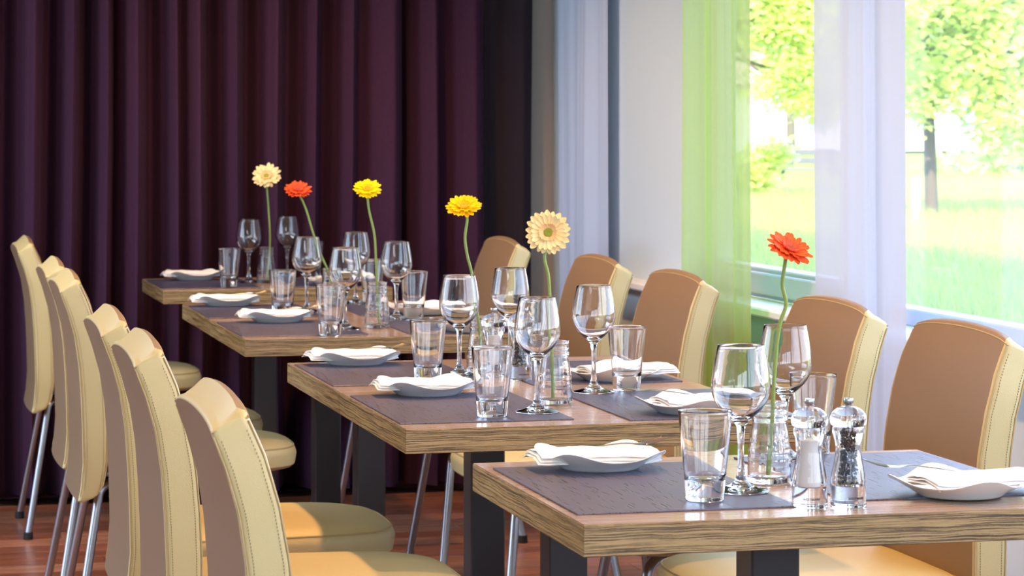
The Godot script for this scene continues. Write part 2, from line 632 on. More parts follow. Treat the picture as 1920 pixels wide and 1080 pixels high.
func wine_glass_mesh() -> ArrayMesh:
	var s := Shape.new()
	var outer := [[0, 0.0012], [0.02, 0.0012], [0.036, 0.0], [0.0383, 0.0008], [0.0385, 0.002], [0.036, 0.0032], [0.026, 0.0052], [0.015, 0.009], [0.0085, 0.015], [0.0055, 0.024], [0.0044, 0.04], [0.0042, 0.06], [0.0048, 0.078], [0.0065, 0.089], [0.0105, 0.0955], [0.019, 0.1025], [0.0285, 0.1115], [0.0358, 0.1225], [0.0396, 0.133], [0.0404, 0.141], [0.0398, 0.150], [0.038, 0.163], [0.0355, 0.178], [0.0332, 0.190], [0.0318, 0.1972]]
	var inner := [[0.0313, 0.1984], [0.0306, 0.1976], [0.0318, 0.190], [0.0341, 0.178], [0.0366, 0.163], [0.0384, 0.150], [0.039, 0.141], [0.0382, 0.1335], [0.0344, 0.1235], [0.0275, 0.1135], [0.018, 0.1055], [0.009, 0.1012], [0, 0.0995]]
	s.lathe(outer + inner, 40)
	return s.mesh(70)

func tumbler_mesh() -> ArrayMesh:
	var s := Shape.new()
	s.lathe([[0, 0.0015], [0.018, 0.0012], [0.0235, 0.0], [0.0252, 0.0012], [0.0258, 0.004], [0.0275, 0.03], [0.0318, 0.075], [0.0355, 0.114], [0.0361, 0.1176], [0.0356, 0.1188], [0.0348, 0.1178], [0.0341, 0.113], [0.0303, 0.075], [0.0262, 0.036], [0.0252, 0.031], [0.0225, 0.0275], [0.015, 0.0262], [0, 0.0258]], 40)
	return s.mesh(50)

func jar_mesh() -> ArrayMesh:
	var s := Shape.new()
	var n := 48
	var t := s.tri.size()
	var rows := []
	var prof := [[0, 0.0015], [0.02, 0.001], [0.0265, 0.0], [0.0295, 0.002], [0.0305, 0.006]]
	for i in 14:
		var k := (i + 1) / 14.0
		prof.append([lerpf(0.0305, 0.0272, k * k), lerpf(0.009, 0.066, k)])
	prof += [[0.0262, 0.072], [0.0246, 0.079], [0.0238, 0.084], [0.0236, 0.087], [0.0252, 0.0885], [0.0256, 0.0905], [0.0252, 0.0925], [0.0238, 0.0945], [0.0236, 0.0975], [0.0246, 0.099], [0.0246, 0.101], [0.0238, 0.1025], [0.0238, 0.1085], [0.0248, 0.110], [0.0250, 0.1125], [0.024, 0.1135], [0.0222, 0.1128], [0.0214, 0.1085], [0.0212, 0.085], [0.0238, 0.072], [0.0248, 0.064], [0.0272, 0.04], [0.0278, 0.012], [0.025, 0.0085], [0.015, 0.0075], [0, 0.007]]
	for q in prof.size():
		var p: Array = prof[q]
		var r := PackedVector3Array()
		for j in n:
			var a := TAU * j / n
			var rad: float = p[0]
			if q > 4 and q < 19:   # pressed pattern of raised lozenges
				rad += 0.0011 * sin(a * 9.0 + q * 0.9) * sin(a * 9.0 - q * 0.9) * sin(PI * (q - 4) / 15.0)
			r.append(Vector3(rad * cos(a), p[1], rad * sin(a)))
		rows.append(r)
	s.grid(rows, true)
	s.orient(t)
	return s.mesh(55)

func plate_mesh() -> ArrayMesh:
	# soft square with a wavy rim whose corners turn up
	var s := Shape.new()
	var n := 64
	var rows := []
	for p in [[0.0, 0.0045, 0, 0], [0.05, 0.0045, 0, 0], [0.057, 0.006, 0, 0], [0.066, 0.0115, 0.3, 0.15], [0.078, 0.0185, 0.75, 0.6], [0.0855, 0.0225, 1.0, 1.0], [0.0865, 0.0222, 1.0, 1.0], [0.0858, 0.0208, 1.0, 1.0], [0.078, 0.0162, 0.75, 0.6], [0.066, 0.008, 0.3, 0.15], [0.058, 0.002, 0, 0], [0.056, 0.0, 0, 0], [0.053, 0.0, 0, 0], [0.052, 0.0016, 0, 0], [0.0, 0.0016, 0, 0]]:
		var r := PackedVector3Array()
		for j in n:
			var a := TAU * j / n
			var k := pow(absf(cos(a)), 3.6) + pow(absf(sin(a)), 3.6)
			var sq := pow(k, -1.0 / 3.6)
			var rad: float = p[0] * lerpf(1.0, sq, p[2])
			var wave := cos(4.0 * (a - PI / 4)) * 0.0065 + cos(8.0 * a) * 0.0012
			r.append(Vector3(rad * cos(a), p[1] + wave * p[3], rad * sin(a)))
		rows.append(r)
	s.grid(rows, true)
	s.orient(0)
	return s.mesh(50)

func napkin_mesh(seed_: int, w: float, l: float) -> ArrayMesh:
	# a paper napkin folded to a pad: three leaves, the ends a little open
	var s := Shape.new()
	var nz := noise(seed_, 9.0, 2)
	for leaf in 3:
		var t := s.tri.size()
		var rows_top := []
		var rows_low := []
		for i in 13:
			var u := lerpf(-0.5, 0.5, i / 12.0)
			var rt := PackedVector3Array()
			var rl := PackedVector3Array()
			for j in 9:
				var q := lerpf(-0.5, 0.5, j / 8.0)
				var sag := -0.006 * pow(absf(q) * 2.0, 2.2) + 0.004 * pow(absf(u) * 2.0, 3.0) + 0.002 * cos(u * 6.0 + 0.6)
				var y := leaf * 0.0042 + sag + nz.get_noise_2d(u * 0.3 + leaf, q * 0.3) * 0.0016
				var shrink := 1.0 - 0.018 * leaf
				var x := u * w * shrink + leaf * 0.0015
				var z := q * l * shrink
				var edge := maxf(absf(u), absf(q)) * 2.0
				var thick := 0.0036 * (1.0 - smoothstep(0.93, 1.0, edge) * 0.75)
				rt.append(Vector3(x, y + thick, z))
				rl.append(Vector3(x, y, z))
			rows_top.append(rt)
			rows_low.append(rl)
		var a := s.grid(rows_top)
		var b := s.grid(rows_low)
		for i in 12:   # flip the lower side and close the rim
			pass
		var k := t + 12 * 8 * 6
		for i in range(k, s.tri.size(), 3):
			var h := s.tri[i]
			s.tri[i] = s.tri[i + 1]; s.tri[i + 1] = h
		var rim := []
		for j in 9: rim.append(j)
		for i in range(1, 13): rim.append(i * 9 + 8)
		for j in range(7, -1, -1): rim.append(12 * 9 + j)
		for i in range(11, 0, -1): rim.append(i * 9)
		for i in rim.size():
			var p: int = rim[i]
			var q2: int = rim[(i + 1) % rim.size()]
			s.quad(a + q2, a + p, b + p, b + q2)
		s.orient(t)
	return s.mesh(45)

func fork_mesh() -> ArrayMesh:
	# along +x, tines at the far end
	var s := Shape.new()
	var rows := []
	for p in [[0.0, 0.004, 0.0], [0.01, 0.0065, 0.0], [0.04, 0.005, 0.001], [0.08, 0.003, 0.003], [0.115, 0.0028, 0.004], [0.128, 0.006, 0.003], [0.138, 0.0105, 0.001], [0.15, 0.0115, 0.0005], [0.154, 0.0115, 0.0008]]:
		var r := PackedVector3Array()
		for q in [[-1, 0], [-0.6, 1], [0.6, 1], [1, 0], [0.6, -0.6], [-0.6, -0.6]]:
			r.append(Vector3(p[0], p[2] + 0.0011 * q[1], p[1] * q[0]))
		rows.append(r)
	s.loft(rows)
	for k in 4:
		var z := lerpf(-0.0098, 0.0098, k / 3.0)
		s.tube([Vector3(0.152, 0.0008, z), Vector3(0.168, 0.0022, z), Vector3(0.184, 0.0062, z * 0.94)], 0.0014, 6, 0.0009)
	return s.mesh(40)

func knife_mesh() -> ArrayMesh:
	var s := Shape.new()
	var rows := []
	for p in [[0.0, 0.006, 0.002, 0.0], [0.008, 0.0085, 0.003, 0.0], [0.06, 0.0075, 0.003, 0.0], [0.095, 0.0055, 0.0028, 0.0], [0.105, 0.0085, 0.0014, 0.001], [0.16, 0.0095, 0.001, 0.002], [0.185, 0.0075, 0.0008, 0.003], [0.198, 0.002, 0.0005, 0.006]]:
		var r := PackedVector3Array()
		for q in 10:
			var a := TAU * q / 10
			r.append(Vector3(p[0], p[2] * sin(a) + 0.002, p[1] * cos(a) + p[3]))
		rows.append(r)
	s.loft(rows)
	return s.mesh(45)

func print_on(text: String, size: float, radius: float, height: float, facing: float) -> ArrayMesh:
	# lettering wrapped round an upright cylinder
	var f := SystemFont.new()
	f.font_names = PackedStringArray(["Droid Sans"])
	f.font_weight = 700
	var tm := TextMesh.new()
	tm.text = text
	tm.font = f
	tm.font_size = 32
	tm.pixel_size = size / 32.0
	tm.depth = 0.0004
	tm.curve_step = 2.0
	var arr := tm.surface_get_arrays(0)
	var vs: PackedVector3Array = arr[Mesh.ARRAY_VERTEX]
	var ns: PackedVector3Array = arr[Mesh.ARRAY_NORMAL]
	for i in vs.size():
		var a := facing + vs[i].x / radius
		var rr := radius + vs[i].z
		vs[i] = Vector3(sin(a) * rr, height + vs[i].y, cos(a) * rr)
		ns[i] = ns[i].rotated(Vector3.UP, a)
	arr[Mesh.ARRAY_VERTEX] = vs
	arr[Mesh.ARRAY_NORMAL] = ns
	arr[Mesh.ARRAY_TANGENT] = null
	var m := ArrayMesh.new()
	m.add_surface_from_arrays(Mesh.PRIMITIVE_TRIANGLES, arr)
	return m

func make_mill(called: String, label: String, category: String, at: Vector3, pepper: bool) -> Node3D:
	var t := thing(called, label, category, at)
	var body := Shape.new()
	body.lathe([[0, 0.0], [0.0222, 0.0], [0.0234, 0.0012], [0.0236, 0.004], [0.0234, 0.027], [0.0228, 0.030], [0.0232, 0.032], [0.0231, 0.035], [0.0218, 0.043], [0.0192, 0.056], [0.0172, 0.068], [0.0166, 0.076], [0.0172, 0.083], [0.019, 0.090], [0.0206, 0.095], [0.021, 0.0985], [0.0208, 0.103], [0.0200, 0.1045], [0.014, 0.1045],
		[0.0138, 0.098], [0.0124, 0.086], [0.0118, 0.076], [0.0122, 0.066], [0.0138, 0.05], [0.0156, 0.034], [0.015, 0.0265], [0, 0.026]], 40)
	put("clear_body", body.mesh(45), M.acrylic, t)
	var head := Shape.new()
	head.lathe([[0, 0.1052], [0.0205, 0.1052], [0.0225, 0.1065], [0.0238, 0.1095], [0.0244, 0.1135], [0.0240, 0.1170], [0.0222, 0.1212], [0.0190, 0.1250], [0.0150, 0.1278], [0.0100, 0.1298], [0.0062, 0.1306], [0, 0.1308]], 40)
	put("clear_head", head.mesh(45), M.acrylic, t)
	var knob := Shape.new()
	knob.lathe([[0, 0.1309], [0.0042, 0.1309], [0.0045, 0.1330], [0.0062, 0.1342], [0.0068, 0.1360], [0.0068, 0.1395], [0.0062, 0.1412], [0, 0.1416]], 20)
	put("metal_knob", knob.mesh(35), M.chrome, t)
	var fill := Shape.new()
	if pepper:
		rng.seed = 41
		for i in 520:
			var y := rng.randf_range(0.03, 0.098)
			var rmax: float = lerpf(0.0148, 0.0112, clampf((y - 0.03) / 0.044, 0, 1)) - 0.0012
			var a := rng.randf() * TAU
			var r := rmax * sqrt(rng.randf())
			var q := rng.randf_range(0.0011, 0.0018)
			fill.lathe([[0, -q], [q * 0.8, -q * 0.6], [q, 0], [q * 0.8, q * 0.6], [0, q]], 6, Vector3(r * cos(a), y, r * sin(a)))
		var pm := put("peppercorn_filling", fill.mesh(80), M.pepper, t)
		pm.set_meta("kind", "stuff")
		var low := Shape.new()
		for i in 90:
			var a := rng.randf() * TAU
			var r := 0.0134 * sqrt(rng.randf())
			var q := rng.randf_range(0.001, 0.0017)
			low.lathe([[0, -q], [q * 0.8, -q * 0.6], [q, 0], [q * 0.8, q * 0.6], [0, q]], 6, Vector3(r * cos(a), rng.randf_range(0.028, 0.036), r * sin(a)))
		put("ground_pepper", low.mesh(80), M.pepper_light, t).set_meta("kind", "stuff")
		var rod := Shape.new()
		rod.lathe([[0, 0.0985], [0.0016, 0.0985], [0.0016, 0.1045], [0, 0.1045]], 10)
		put("metal_rod", rod.mesh(40), M.chrome, t)
	else:
		fill.lathe([[0, 0.0268], [0.0144, 0.0272], [0.015, 0.033], [0.0132, 0.05], [0.0116, 0.066], [0.0111, 0.076], [0.0115, 0.085], [0.0118, 0.0878], [0.009, 0.0895], [0, 0.0905]], 28)
		put("salt_filling", fill.mesh(50), M.salt, t).set_meta("kind", "stuff")
	put("printed_lettering", print_on("WESTMARK", 0.0042, 0.0237, 0.0125, -0.22 if not pepper else 0.12), M.ink, t)
	return t

func petal_mesh(l: float, w: float, curl: float) -> ArrayMesh:
	# along +x from the centre, lying in x-z with a shallow channel
	var s := Shape.new()
	var top := []
	var low := []
	for i in 8:
		var k := i / 7.0
		var half := w * 0.5 * (0.35 + 0.65 * sin(minf(k * 1.15, 1.0) * PI * 0.5)) * (1.0 if k < 0.8 else sqrt(maxf(0.02, 1.0 - pow((k - 0.8) / 0.2, 2.0) * 0.93)))
		var rt := PackedVector3Array()
		var rl := PackedVector3Array()
		for q in [-1.0, -0.5, 0.0, 0.5, 1.0]:
			var y: float = curl * (k * k) * l + 0.12 * w * q * q - 0.02 * l * sin(k * PI)
			rt.append(Vector3(k * l, y + 0.00035, q * half))
			rl.append(Vector3(k * l, y - 0.00035, q * half))
		rl.reverse()
		top.append(rt + rl)
	s.loft(top)
	return s.mesh(60)

func make_flower(label: String, at: Vector3, stem: Array, head: Vector3, normal: Vector3, radius: float, main: String, inner: String, eye: String, sd: int) -> void:
	var t := thing("gerbera", label, "flower", at, 0.0, "gerberas in glass jars")
	rng.seed = sd
	var n := normal.normalized()
	var curve := Curve3D.new()
	for p in stem:
		curve.add_point(p)
	curve.add_point(head - n * 0.012)
	for i in curve.point_count:
		var a := curve.get_point_position(maxi(i - 1, 0))
		var b := curve.get_point_position(mini(i + 1, curve.point_count - 1))
		curve.set_point_in(i, (a - b) / 6.0)
		curve.set_point_out(i, (b - a) / 6.0)
	var path := []
	var length := curve.get_baked_length()
	for i in 41:
		path.append(curve.sample_baked(length * i / 40.0, true))
	path.append(head - n * 0.006)
	var s := Shape.new()
	s.tube(path, 0.0030, 10, 0.0027)
	put("stem", s.mesh(60), M.stem, t)
	var x := n.cross(Vector3(0.3, 0.1, 0.9)).normalized()
	var frame := Basis(x, n, x.cross(n))
	var cal := Shape.new()
	cal.lathe([[0, -0.011], [0.0035, -0.0105], [0.007, -0.006], [0.0085, -0.001], [0.0, -0.0005]], 16)
	put("calyx", cal.mesh(50), M.stem, t).transform = Transform3D(frame, head)
	for layer in 3:
		var count: int = [22, 20, 22][layer]
		var r := radius * (1.0 - 0.2 * layer) if layer < 2 else radius * 0.42
		var width: float = (TAU * radius * 0.8 / 22.0) * ([1.15, 0.95, 0.5][layer])
		var pm := [petal_mesh(r - 0.004, width, 0.02 + 0.14 * layer), petal_mesh((r - 0.004) * 0.94, width * 0.92, -0.05 + 0.14 * layer), petal_mesh((r - 0.004) * 1.03, width * 1.05, 0.06 + 0.14 * layer)]
		for k in count:
			var a := TAU * (k + 0.5 * layer) / count + rng.randf_range(-0.05, 0.05)
			var o := put("petal" if layer < 2 else "inner_floret", pm[rng.randi() % 3], M[main] if layer < 2 else M[inner], t)
			var b := Basis(Vector3.UP, a) * Basis(Vector3.BACK, rng.randf_range(-0.10, 0.09) + 0.10 * layer)
			o.transform = Transform3D(frame * b, head + n * (0.0006 * layer) + frame * (Basis(Vector3.UP, a) * Vector3(0.004, 0, 0)))
	var e := Shape.new()
	e.lathe([[0, -0.002], [0.2 * radius, -0.001], [0.22 * radius, 0.0026], [0.16 * radius, 0.0036], [0.08 * radius, 0.003], [0, 0.0024]], 18)
	put("flower_centre", e.mesh(50), M[eye], t).transform = Transform3D(frame, head)

# ---------- room ----------
func curtain(called: String, label: String, bands: Array, x_left: float, x_right: float, deep: float, m: Material) -> void:
	# bands: [left, right] of each fold that comes forward, as x in metres
	var keys := [[x_left, 0.3]]
	for b in bands:
		keys.append([b[0], 0.45])
		keys.append([lerpf(b[0], b[1], 0.35), 0.78])
		keys.append([lerpf(b[0], b[1], 0.78), 1.0])
		keys.append([b[1], 0.62])
	var full := []
	for i in keys.size():
		full.append(keys[i])
		if i + 1 < keys.size() and keys[i][1] == 0.62:
			var gap: float = keys[i + 1][0] - keys[i][0]
			full.append([lerpf(keys[i][0], keys[i + 1][0], 0.5), 0.62 - clampf(gap / 0.06, 0.15, 0.62)])
	full.append([x_right, 0.5])
	var t := thing(called, label, "curtain")
	var top_z := -8.93
	var rows := []
	for l in [0.025, 0.6, 1.2, 1.8, 2.68]:
		var r := PackedVector3Array()
		var rb := PackedVector3Array()
		var i := 0
		var x := x_left
		while x <= x_right:
			while i + 2 < full.size() and full[i + 1][0] < x:
				i += 1
			var k := clampf((x - full[i][0]) / maxf(1e-4, full[i + 1][0] - full[i][0]), 0, 1)
			var d := lerpf(full[i][1], full[i + 1][1], k * k * (3 - 2 * k))
			var sway: float = 0.012 * sin(x * 7.0 + l * 1.3) * (1.0 - l / 3.0) - 0.004 * (1.2 - l)
			r.append(Vector3(x + sway, l, top_z + d * deep * (1.0 + 0.1 * (1.5 - l))))
			x += 0.006
		for p in r:
			rb.append(p - Vector3(0, 0, 0.003))
		rb.reverse()
		rows.append(r + rb)
	var s := Shape.new()
	s.loft(rows)
	put("cloth_panel", s.mesh(75), m, t)
	var rail := Shape.new()
	rail.box(Vector3((x_left + x_right) / 2, 2.69, -8.90), Vector3(x_right - x_left, 0.02, 0.03), 0.003)
	put("curtain_rail", rail.mesh(20), M.frame, t)

func sheer(label: String, x: float, d0: float, d1: float, m: Material, pleats: Array, sd: int) -> void:
	var s := Shape.new()
	var nz := noise(sd, 1.0, 2)
	var rows := []
	for i in 12:
		var h := lerpf(0.03, 2.64, i / 11.0)
		var r := PackedVector3Array()
		for j in 91:
			var d := lerpf(d0, d1, j / 90.0)
			var off := nz.get_noise_2d(d * 2.6, h * 0.12) * 0.018 + nz.get_noise_2d(d * 9.0, 5.0 + h * 0.1) * 0.006
			for p in pleats:
				off -= 0.02 * exp(-pow((d - p) / 0.012, 2.0))
			r.append(Vector3(x + off, h, -d))
		rows.append(r)
	s.grid(rows)
	var t := thing("sheer_curtain", label, "curtain", Vector3.ZERO, 0.0, "hanging sheer panels at the window wall")
	put("sheer_panel", s.mesh(80), m, t)
	var hem := Shape.new()
	hem.box(Vector3(x, 2.655, -(d0 + d1) / 2), Vector3(0.03, 0.03, d1 - d0), 0.004)
	put("panel_track", hem.mesh(20), M.frame, t)

func window(n: int, d0: float, d1: float, sash: bool) -> void:
	var t := Node3D.new()
	t.name = "window_%d" % n
	add_child(t)
	t.set_meta("kind", "structure")
	var x0 := 2.40
	var x1 := 2.46
	var y0 := 0.762
	var y1 := 2.46
	var w := 0.083 if sash else 0.042
	put("window_frame", boxes([span(x0, x1, y0, y0 + w, d0, d1), span(x0, x1, y1 - w, y1, d0, d1), span(x0, x1, y0 + w, y1 - w, d0, d0 + w), span(x0, x1, y0 + w, y1 - w, d1 - w, d1)], 0.004), M.frame, t)
	if sash:
		put("sash_bead", boxes([span(x0 - 0.018, x0, y0 + 0.012, y0 + w - 0.012, d0 + 0.012, d1 - 0.012)], 0.004), M.frame, t)
	put("pane", boxes([span(2.427, 2.431, y0 + w, y1 - w, d0 + w, d1 - w)]), M.pane, t)

func downlight(x: float, d: float, energy: float, label: String) -> void:  # lamp out of view, warm light on tables, seats and chair tops
	var t := thing("ceiling_downlight", label, "lamp", Vector3(x, 2.7, -d), 0.0, "warm downlights over the tables")
	var s := Shape.new()
	s.lathe([[0.05, 0.0], [0.05, -0.012], [0.064, -0.012], [0.066, -0.006], [0.066, 0.0]], 28)
	put("trim_ring", s.mesh(40), M.chrome, t)
	var g := Shape.new()
	g.lathe([[0, -0.004], [0.046, -0.004], [0.046, -0.001], [0, -0.001]], 24)
	put("lamp_glass", g.mesh(40), M.lamp, t)
	var l := SpotLight3D.new()
	l.name = "lamp_beam"
	l.light_color = Color(1.0, 0.74, 0.46)
	l.light_energy = energy
	l.light_size = 0.045
	l.spot_angle = 58
	l.spot_angle_attenuation = 0.6
	l.spot_range = 12
	l.spot_attenuation = 2
	l.shadow_enabled = true
	l.position = Vector3(0, -0.03, 0)
	l.rotation.x = -PI / 2
	t.add_child(l)

func fill_panel_light(x: float, d: float, sx: float, sd: float, energy: float, label: String) -> void:  # added cool fill overhead, brightens the window wall and far glasses
	var t := thing("added_fill_panel", label, "lamp", Vector3(x, 2.7, -d), 0.0, "added fill light panels on the ceiling")
	put("panel_frame", boxes([[Vector3(0, -0.006, 0), Vector3(sx + 0.04, 0.012, sd + 0.04)]], 0.003), M.frame, t)
	put("panel_diffuser", boxes([[Vector3(0, -0.0135, 0), Vector3(sx, 0.003, sd)]]), M.panel, t)
	var l := AreaLight3D.new()
	l.name = "fill_panel_light"
	l.light_color = Color(0.86, 0.93, 1.0)
	l.area_size = Vector2(sx, sd)
	l.light_energy = energy
	l.area_range = 14
	l.area_attenuation = 2
	l.shadow_enabled = true
	l.position = Vector3(0, -0.02, 0)
	l.rotation.x = -PI / 2
	t.add_child(l)

func room() -> void:
	# end wall behind the curtain, window wall, the two walls out of view, floor and ceiling; the unseen height of the walls shades the meadow
	struct("wall_end", boxes([span(-3.7, 2.475, 0, 12.0, 8.96, 9.2)]), M.end_wall)
	struct("wall_left", boxes([span(-3.9, -3.7, 0, 0.74, -3.4, 9.2), span(-3.9, -3.7, 2.46, 12.0, -3.4, 9.2), span(-3.9, -3.7, 0.74, 2.46, -3.4, 4.6), span(-3.9, -3.7, 0.74, 2.46, 8.6, 9.2)]), M.wall)
	var wl := Node3D.new()  # out of view, placed to light the window wall and glasses
	wl.name = "window_7"
	add_child(wl)
	wl.set_meta("kind", "structure")
	put("window_frame", boxes([span(-3.83, -3.77, 0.74, 0.80, 4.6, 8.6), span(-3.83, -3.77, 2.40, 2.46, 4.6, 8.6), span(-3.83, -3.77, 0.80, 2.40, 4.6, 4.66), span(-3.83, -3.77, 0.80, 2.40, 6.57, 6.63), span(-3.83, -3.77, 0.80, 2.40, 8.54, 8.6)], 0.004), M.frame, wl)
	for q in 2:
		put("pane", boxes([span(-3.802, -3.798, 0.80, 2.40, 4.66 + 1.97 * q, 6.57 + 1.97 * q)]), M.pane, wl)
	struct("wall_rear", boxes([span(-3.7, 2.475, 0, 0.74, -3.4, -3.2), span(-3.7, 2.475, 2.46, 12.0, -3.4, -3.2), span(-3.7, -3.0, 0.74, 2.46, -3.4, -3.2), span(-0.7, -0.4, 0.74, 2.46, -3.4, -3.2), span(1.9, 2.475, 0.74, 2.46, -3.4, -3.2)]), M.wall)
	struct("unseen_wall_beyond", boxes([span(-3.9, 2.475, -0.2, 12.0, 9.2, 27.0)]), M.wall)  # solid block out of view, its shadow falls on the near meadow
	for k in 2:  # out of view behind the camera, placed to light the near chair sides
		var wx: float = [-3.0, -0.4][k]
		var wt := Node3D.new()
		wt.name = "window_%d" % (5 + k)
		add_child(wt)
		wt.set_meta("kind", "structure")
		put("window_frame", boxes([span(wx, wx + 2.3, 0.74, 0.80, -3.33, -3.27), span(wx, wx + 2.3, 2.40, 2.46, -3.33, -3.27), span(wx, wx + 0.06, 0.80, 2.40, -3.33, -3.27), span(wx + 1.12, wx + 1.18, 0.80, 2.40, -3.33, -3.27), span(wx + 2.24, wx + 2.3, 0.80, 2.40, -3.33, -3.27)], 0.004), M.frame, wt)
		for q in 2:
			put("pane", boxes([span(wx + 0.06 + 1.12 * q, wx + 1.12 + 1.12 * q, 0.80, 2.40, -3.302, -3.298)]), M.pane, wt)
	var piers := [[7.43, 8.96], [6.10, 6.16], [2.9, 3.0], [0.0, 0.1], [-3.2, -2.9]]
	var list := [span(2.33, 2.475, 0, 0.74, -3.2, 8.96), span(2.33, 2.475, 2.46, 12.0, -3.2, 8.96)]
	for p in piers:
		list.append(span(2.33, 2.475, 0.74, 2.46, p[0], p[1]))
	struct("wall_right", boxes(list), M.wall)
	struct("ceiling", boxes([span(-3.7, 2.4, 2.7, 2.95, -3.2, 8.96)]), M.ceiling)
	var fl := struct("floor", boxes([span(-3.9, 2.475, -0.12, -0.016, -3.4, 9.2)]), M.boards[2])
	# boards run across the room; each is a piece of its own
	rng.seed = 5
	var meshes := {}
	var d := 2.4
	while d < 8.95:
		var x := -3.68 + rng.randf_range(-0.9, 0.0)
		while x < 2.32:
			var len: float = [0.9, 1.2, 1.5][rng.randi() % 3]
			var a := maxf(x, -3.69)
			var b := minf(x + len, 2.325)
			if b - a > 0.05:
				var w := minf(0.118, 8.955 - d)
				var key := [snappedf(b - a, 0.001), snappedf(w, 0.001)]
				if not meshes.has(key):
					meshes[key] = boxes([[Vector3.ZERO, Vector3(b - a - 0.0014, 0.016, w - 0.0014)]], 0.0012)
				var o := put("floor_board", meshes[key], M.boards[rng.randi() % 5], fl, Vector3((a + b) / 2, -0.008, -(d + w / 2)))
			x += len
		d += 0.118
	struct("trim_1", boxes([span(2.262, 2.40, 0.738, 0.762, -3.19, 8.06)], 0.005), M.sill)
	struct("baseboard_end", boxes([span(-3.69, 2.32, 0.0, 0.07, 8.94, 8.96)], 0.003), M.skirting)
	window(1, 6.16, 7.43, true)
	window(2, 3.0, 6.10, false)
	window(3, 0.1, 2.9, false)  # this and the next are out of view, lighting the near chair sides
	window(4, -2.9, 0.0, false)

# ---------- outside ----------
func leaf_cluster(sd: int, size: float) -> ArrayMesh:
	var s := Shape.new()
	rng.seed = sd
	for i in 7:
		var c := Vector3(rng.randfn(), rng.randfn() * 0.8, rng.randfn()) * size * 0.9
		var b := Basis.from_euler(Vector3(rng.randf_range(-0.9, 0.9), rng.randf() * TAU, rng.randf_range(-0.7, 0.7)))
		var l := size * rng.randf_range(0.8, 1.3)
		var p := [Vector3(-0.5, 0, 0), Vector3(-0.15, 0.05, 0.32), Vector3(0.25, 0.03, 0.25), Vector3(0.55, -0.08, 0), Vector3(0.25, 0.03, -0.25), Vector3(-0.15, 0.05, -0.32)]
		var k := s.v.size()
		for q in p:
			s.pt(c + b * (q * l))
		s.face(k, k + 1, k + 5); s.quad(k + 1, k + 2, k + 4, k + 5); s.face(k + 2, k + 3, k + 4)
	return s.mesh(80)

func tree(called: String, label: String, at: Vector3, trunk_h: float, trunk_r: float, blobs: Array, per: float, leaf: Mesh, m: Material, sd: int) -> void:
	var t := thing(called, label, "tree", at)
	rng.seed = sd
	var s := Shape.new()
	var path := []
	for i in 9:
		var k := i / 8.0
		path.append(Vector3(sin(k * 3.0 + sd) * 0.12 * k, k * trunk_h, cos(k * 2.3 + sd) * 0.1 * k))
	s.tube(path, trunk_r, 12, trunk_r * 0.45)
	put("trunk", s.mesh(60), M.bark, t)
	var tip: Vector3 = path[5]
	var places := []
	for b in blobs:
		var c: Vector3 = b[0]
		var br := Shape.new()
		var mid := tip.lerp(c, 0.5) + Vector3(0, -0.15, 0)
		br.tube([tip + Vector3(0, rng.randf_range(-0.5, 0.5), 0), mid, c], trunk_r * 0.4, 8, trunk_r * 0.1)
		put("branch", br.mesh(60), M.bark, t)
		var r: Vector3 = b[1]
		var n := int(per * r.x * r.y)
		for i in n:
			var q := Vector3(rng.randfn(), rng.randfn(), rng.randfn()).normalized() * pow(rng.randf(), 0.45)
			var bs := Basis.from_euler(Vector3(rng.randf_range(-0.5, 0.5), rng.randf() * TAU, rng.randf_range(-0.5, 0.5))).scaled(Vector3.ONE * rng.randf_range(0.7, 1.25))
			places.append(Transform3D(bs, c + q * r))
	scatter("foliage", leaf, m, places, t)

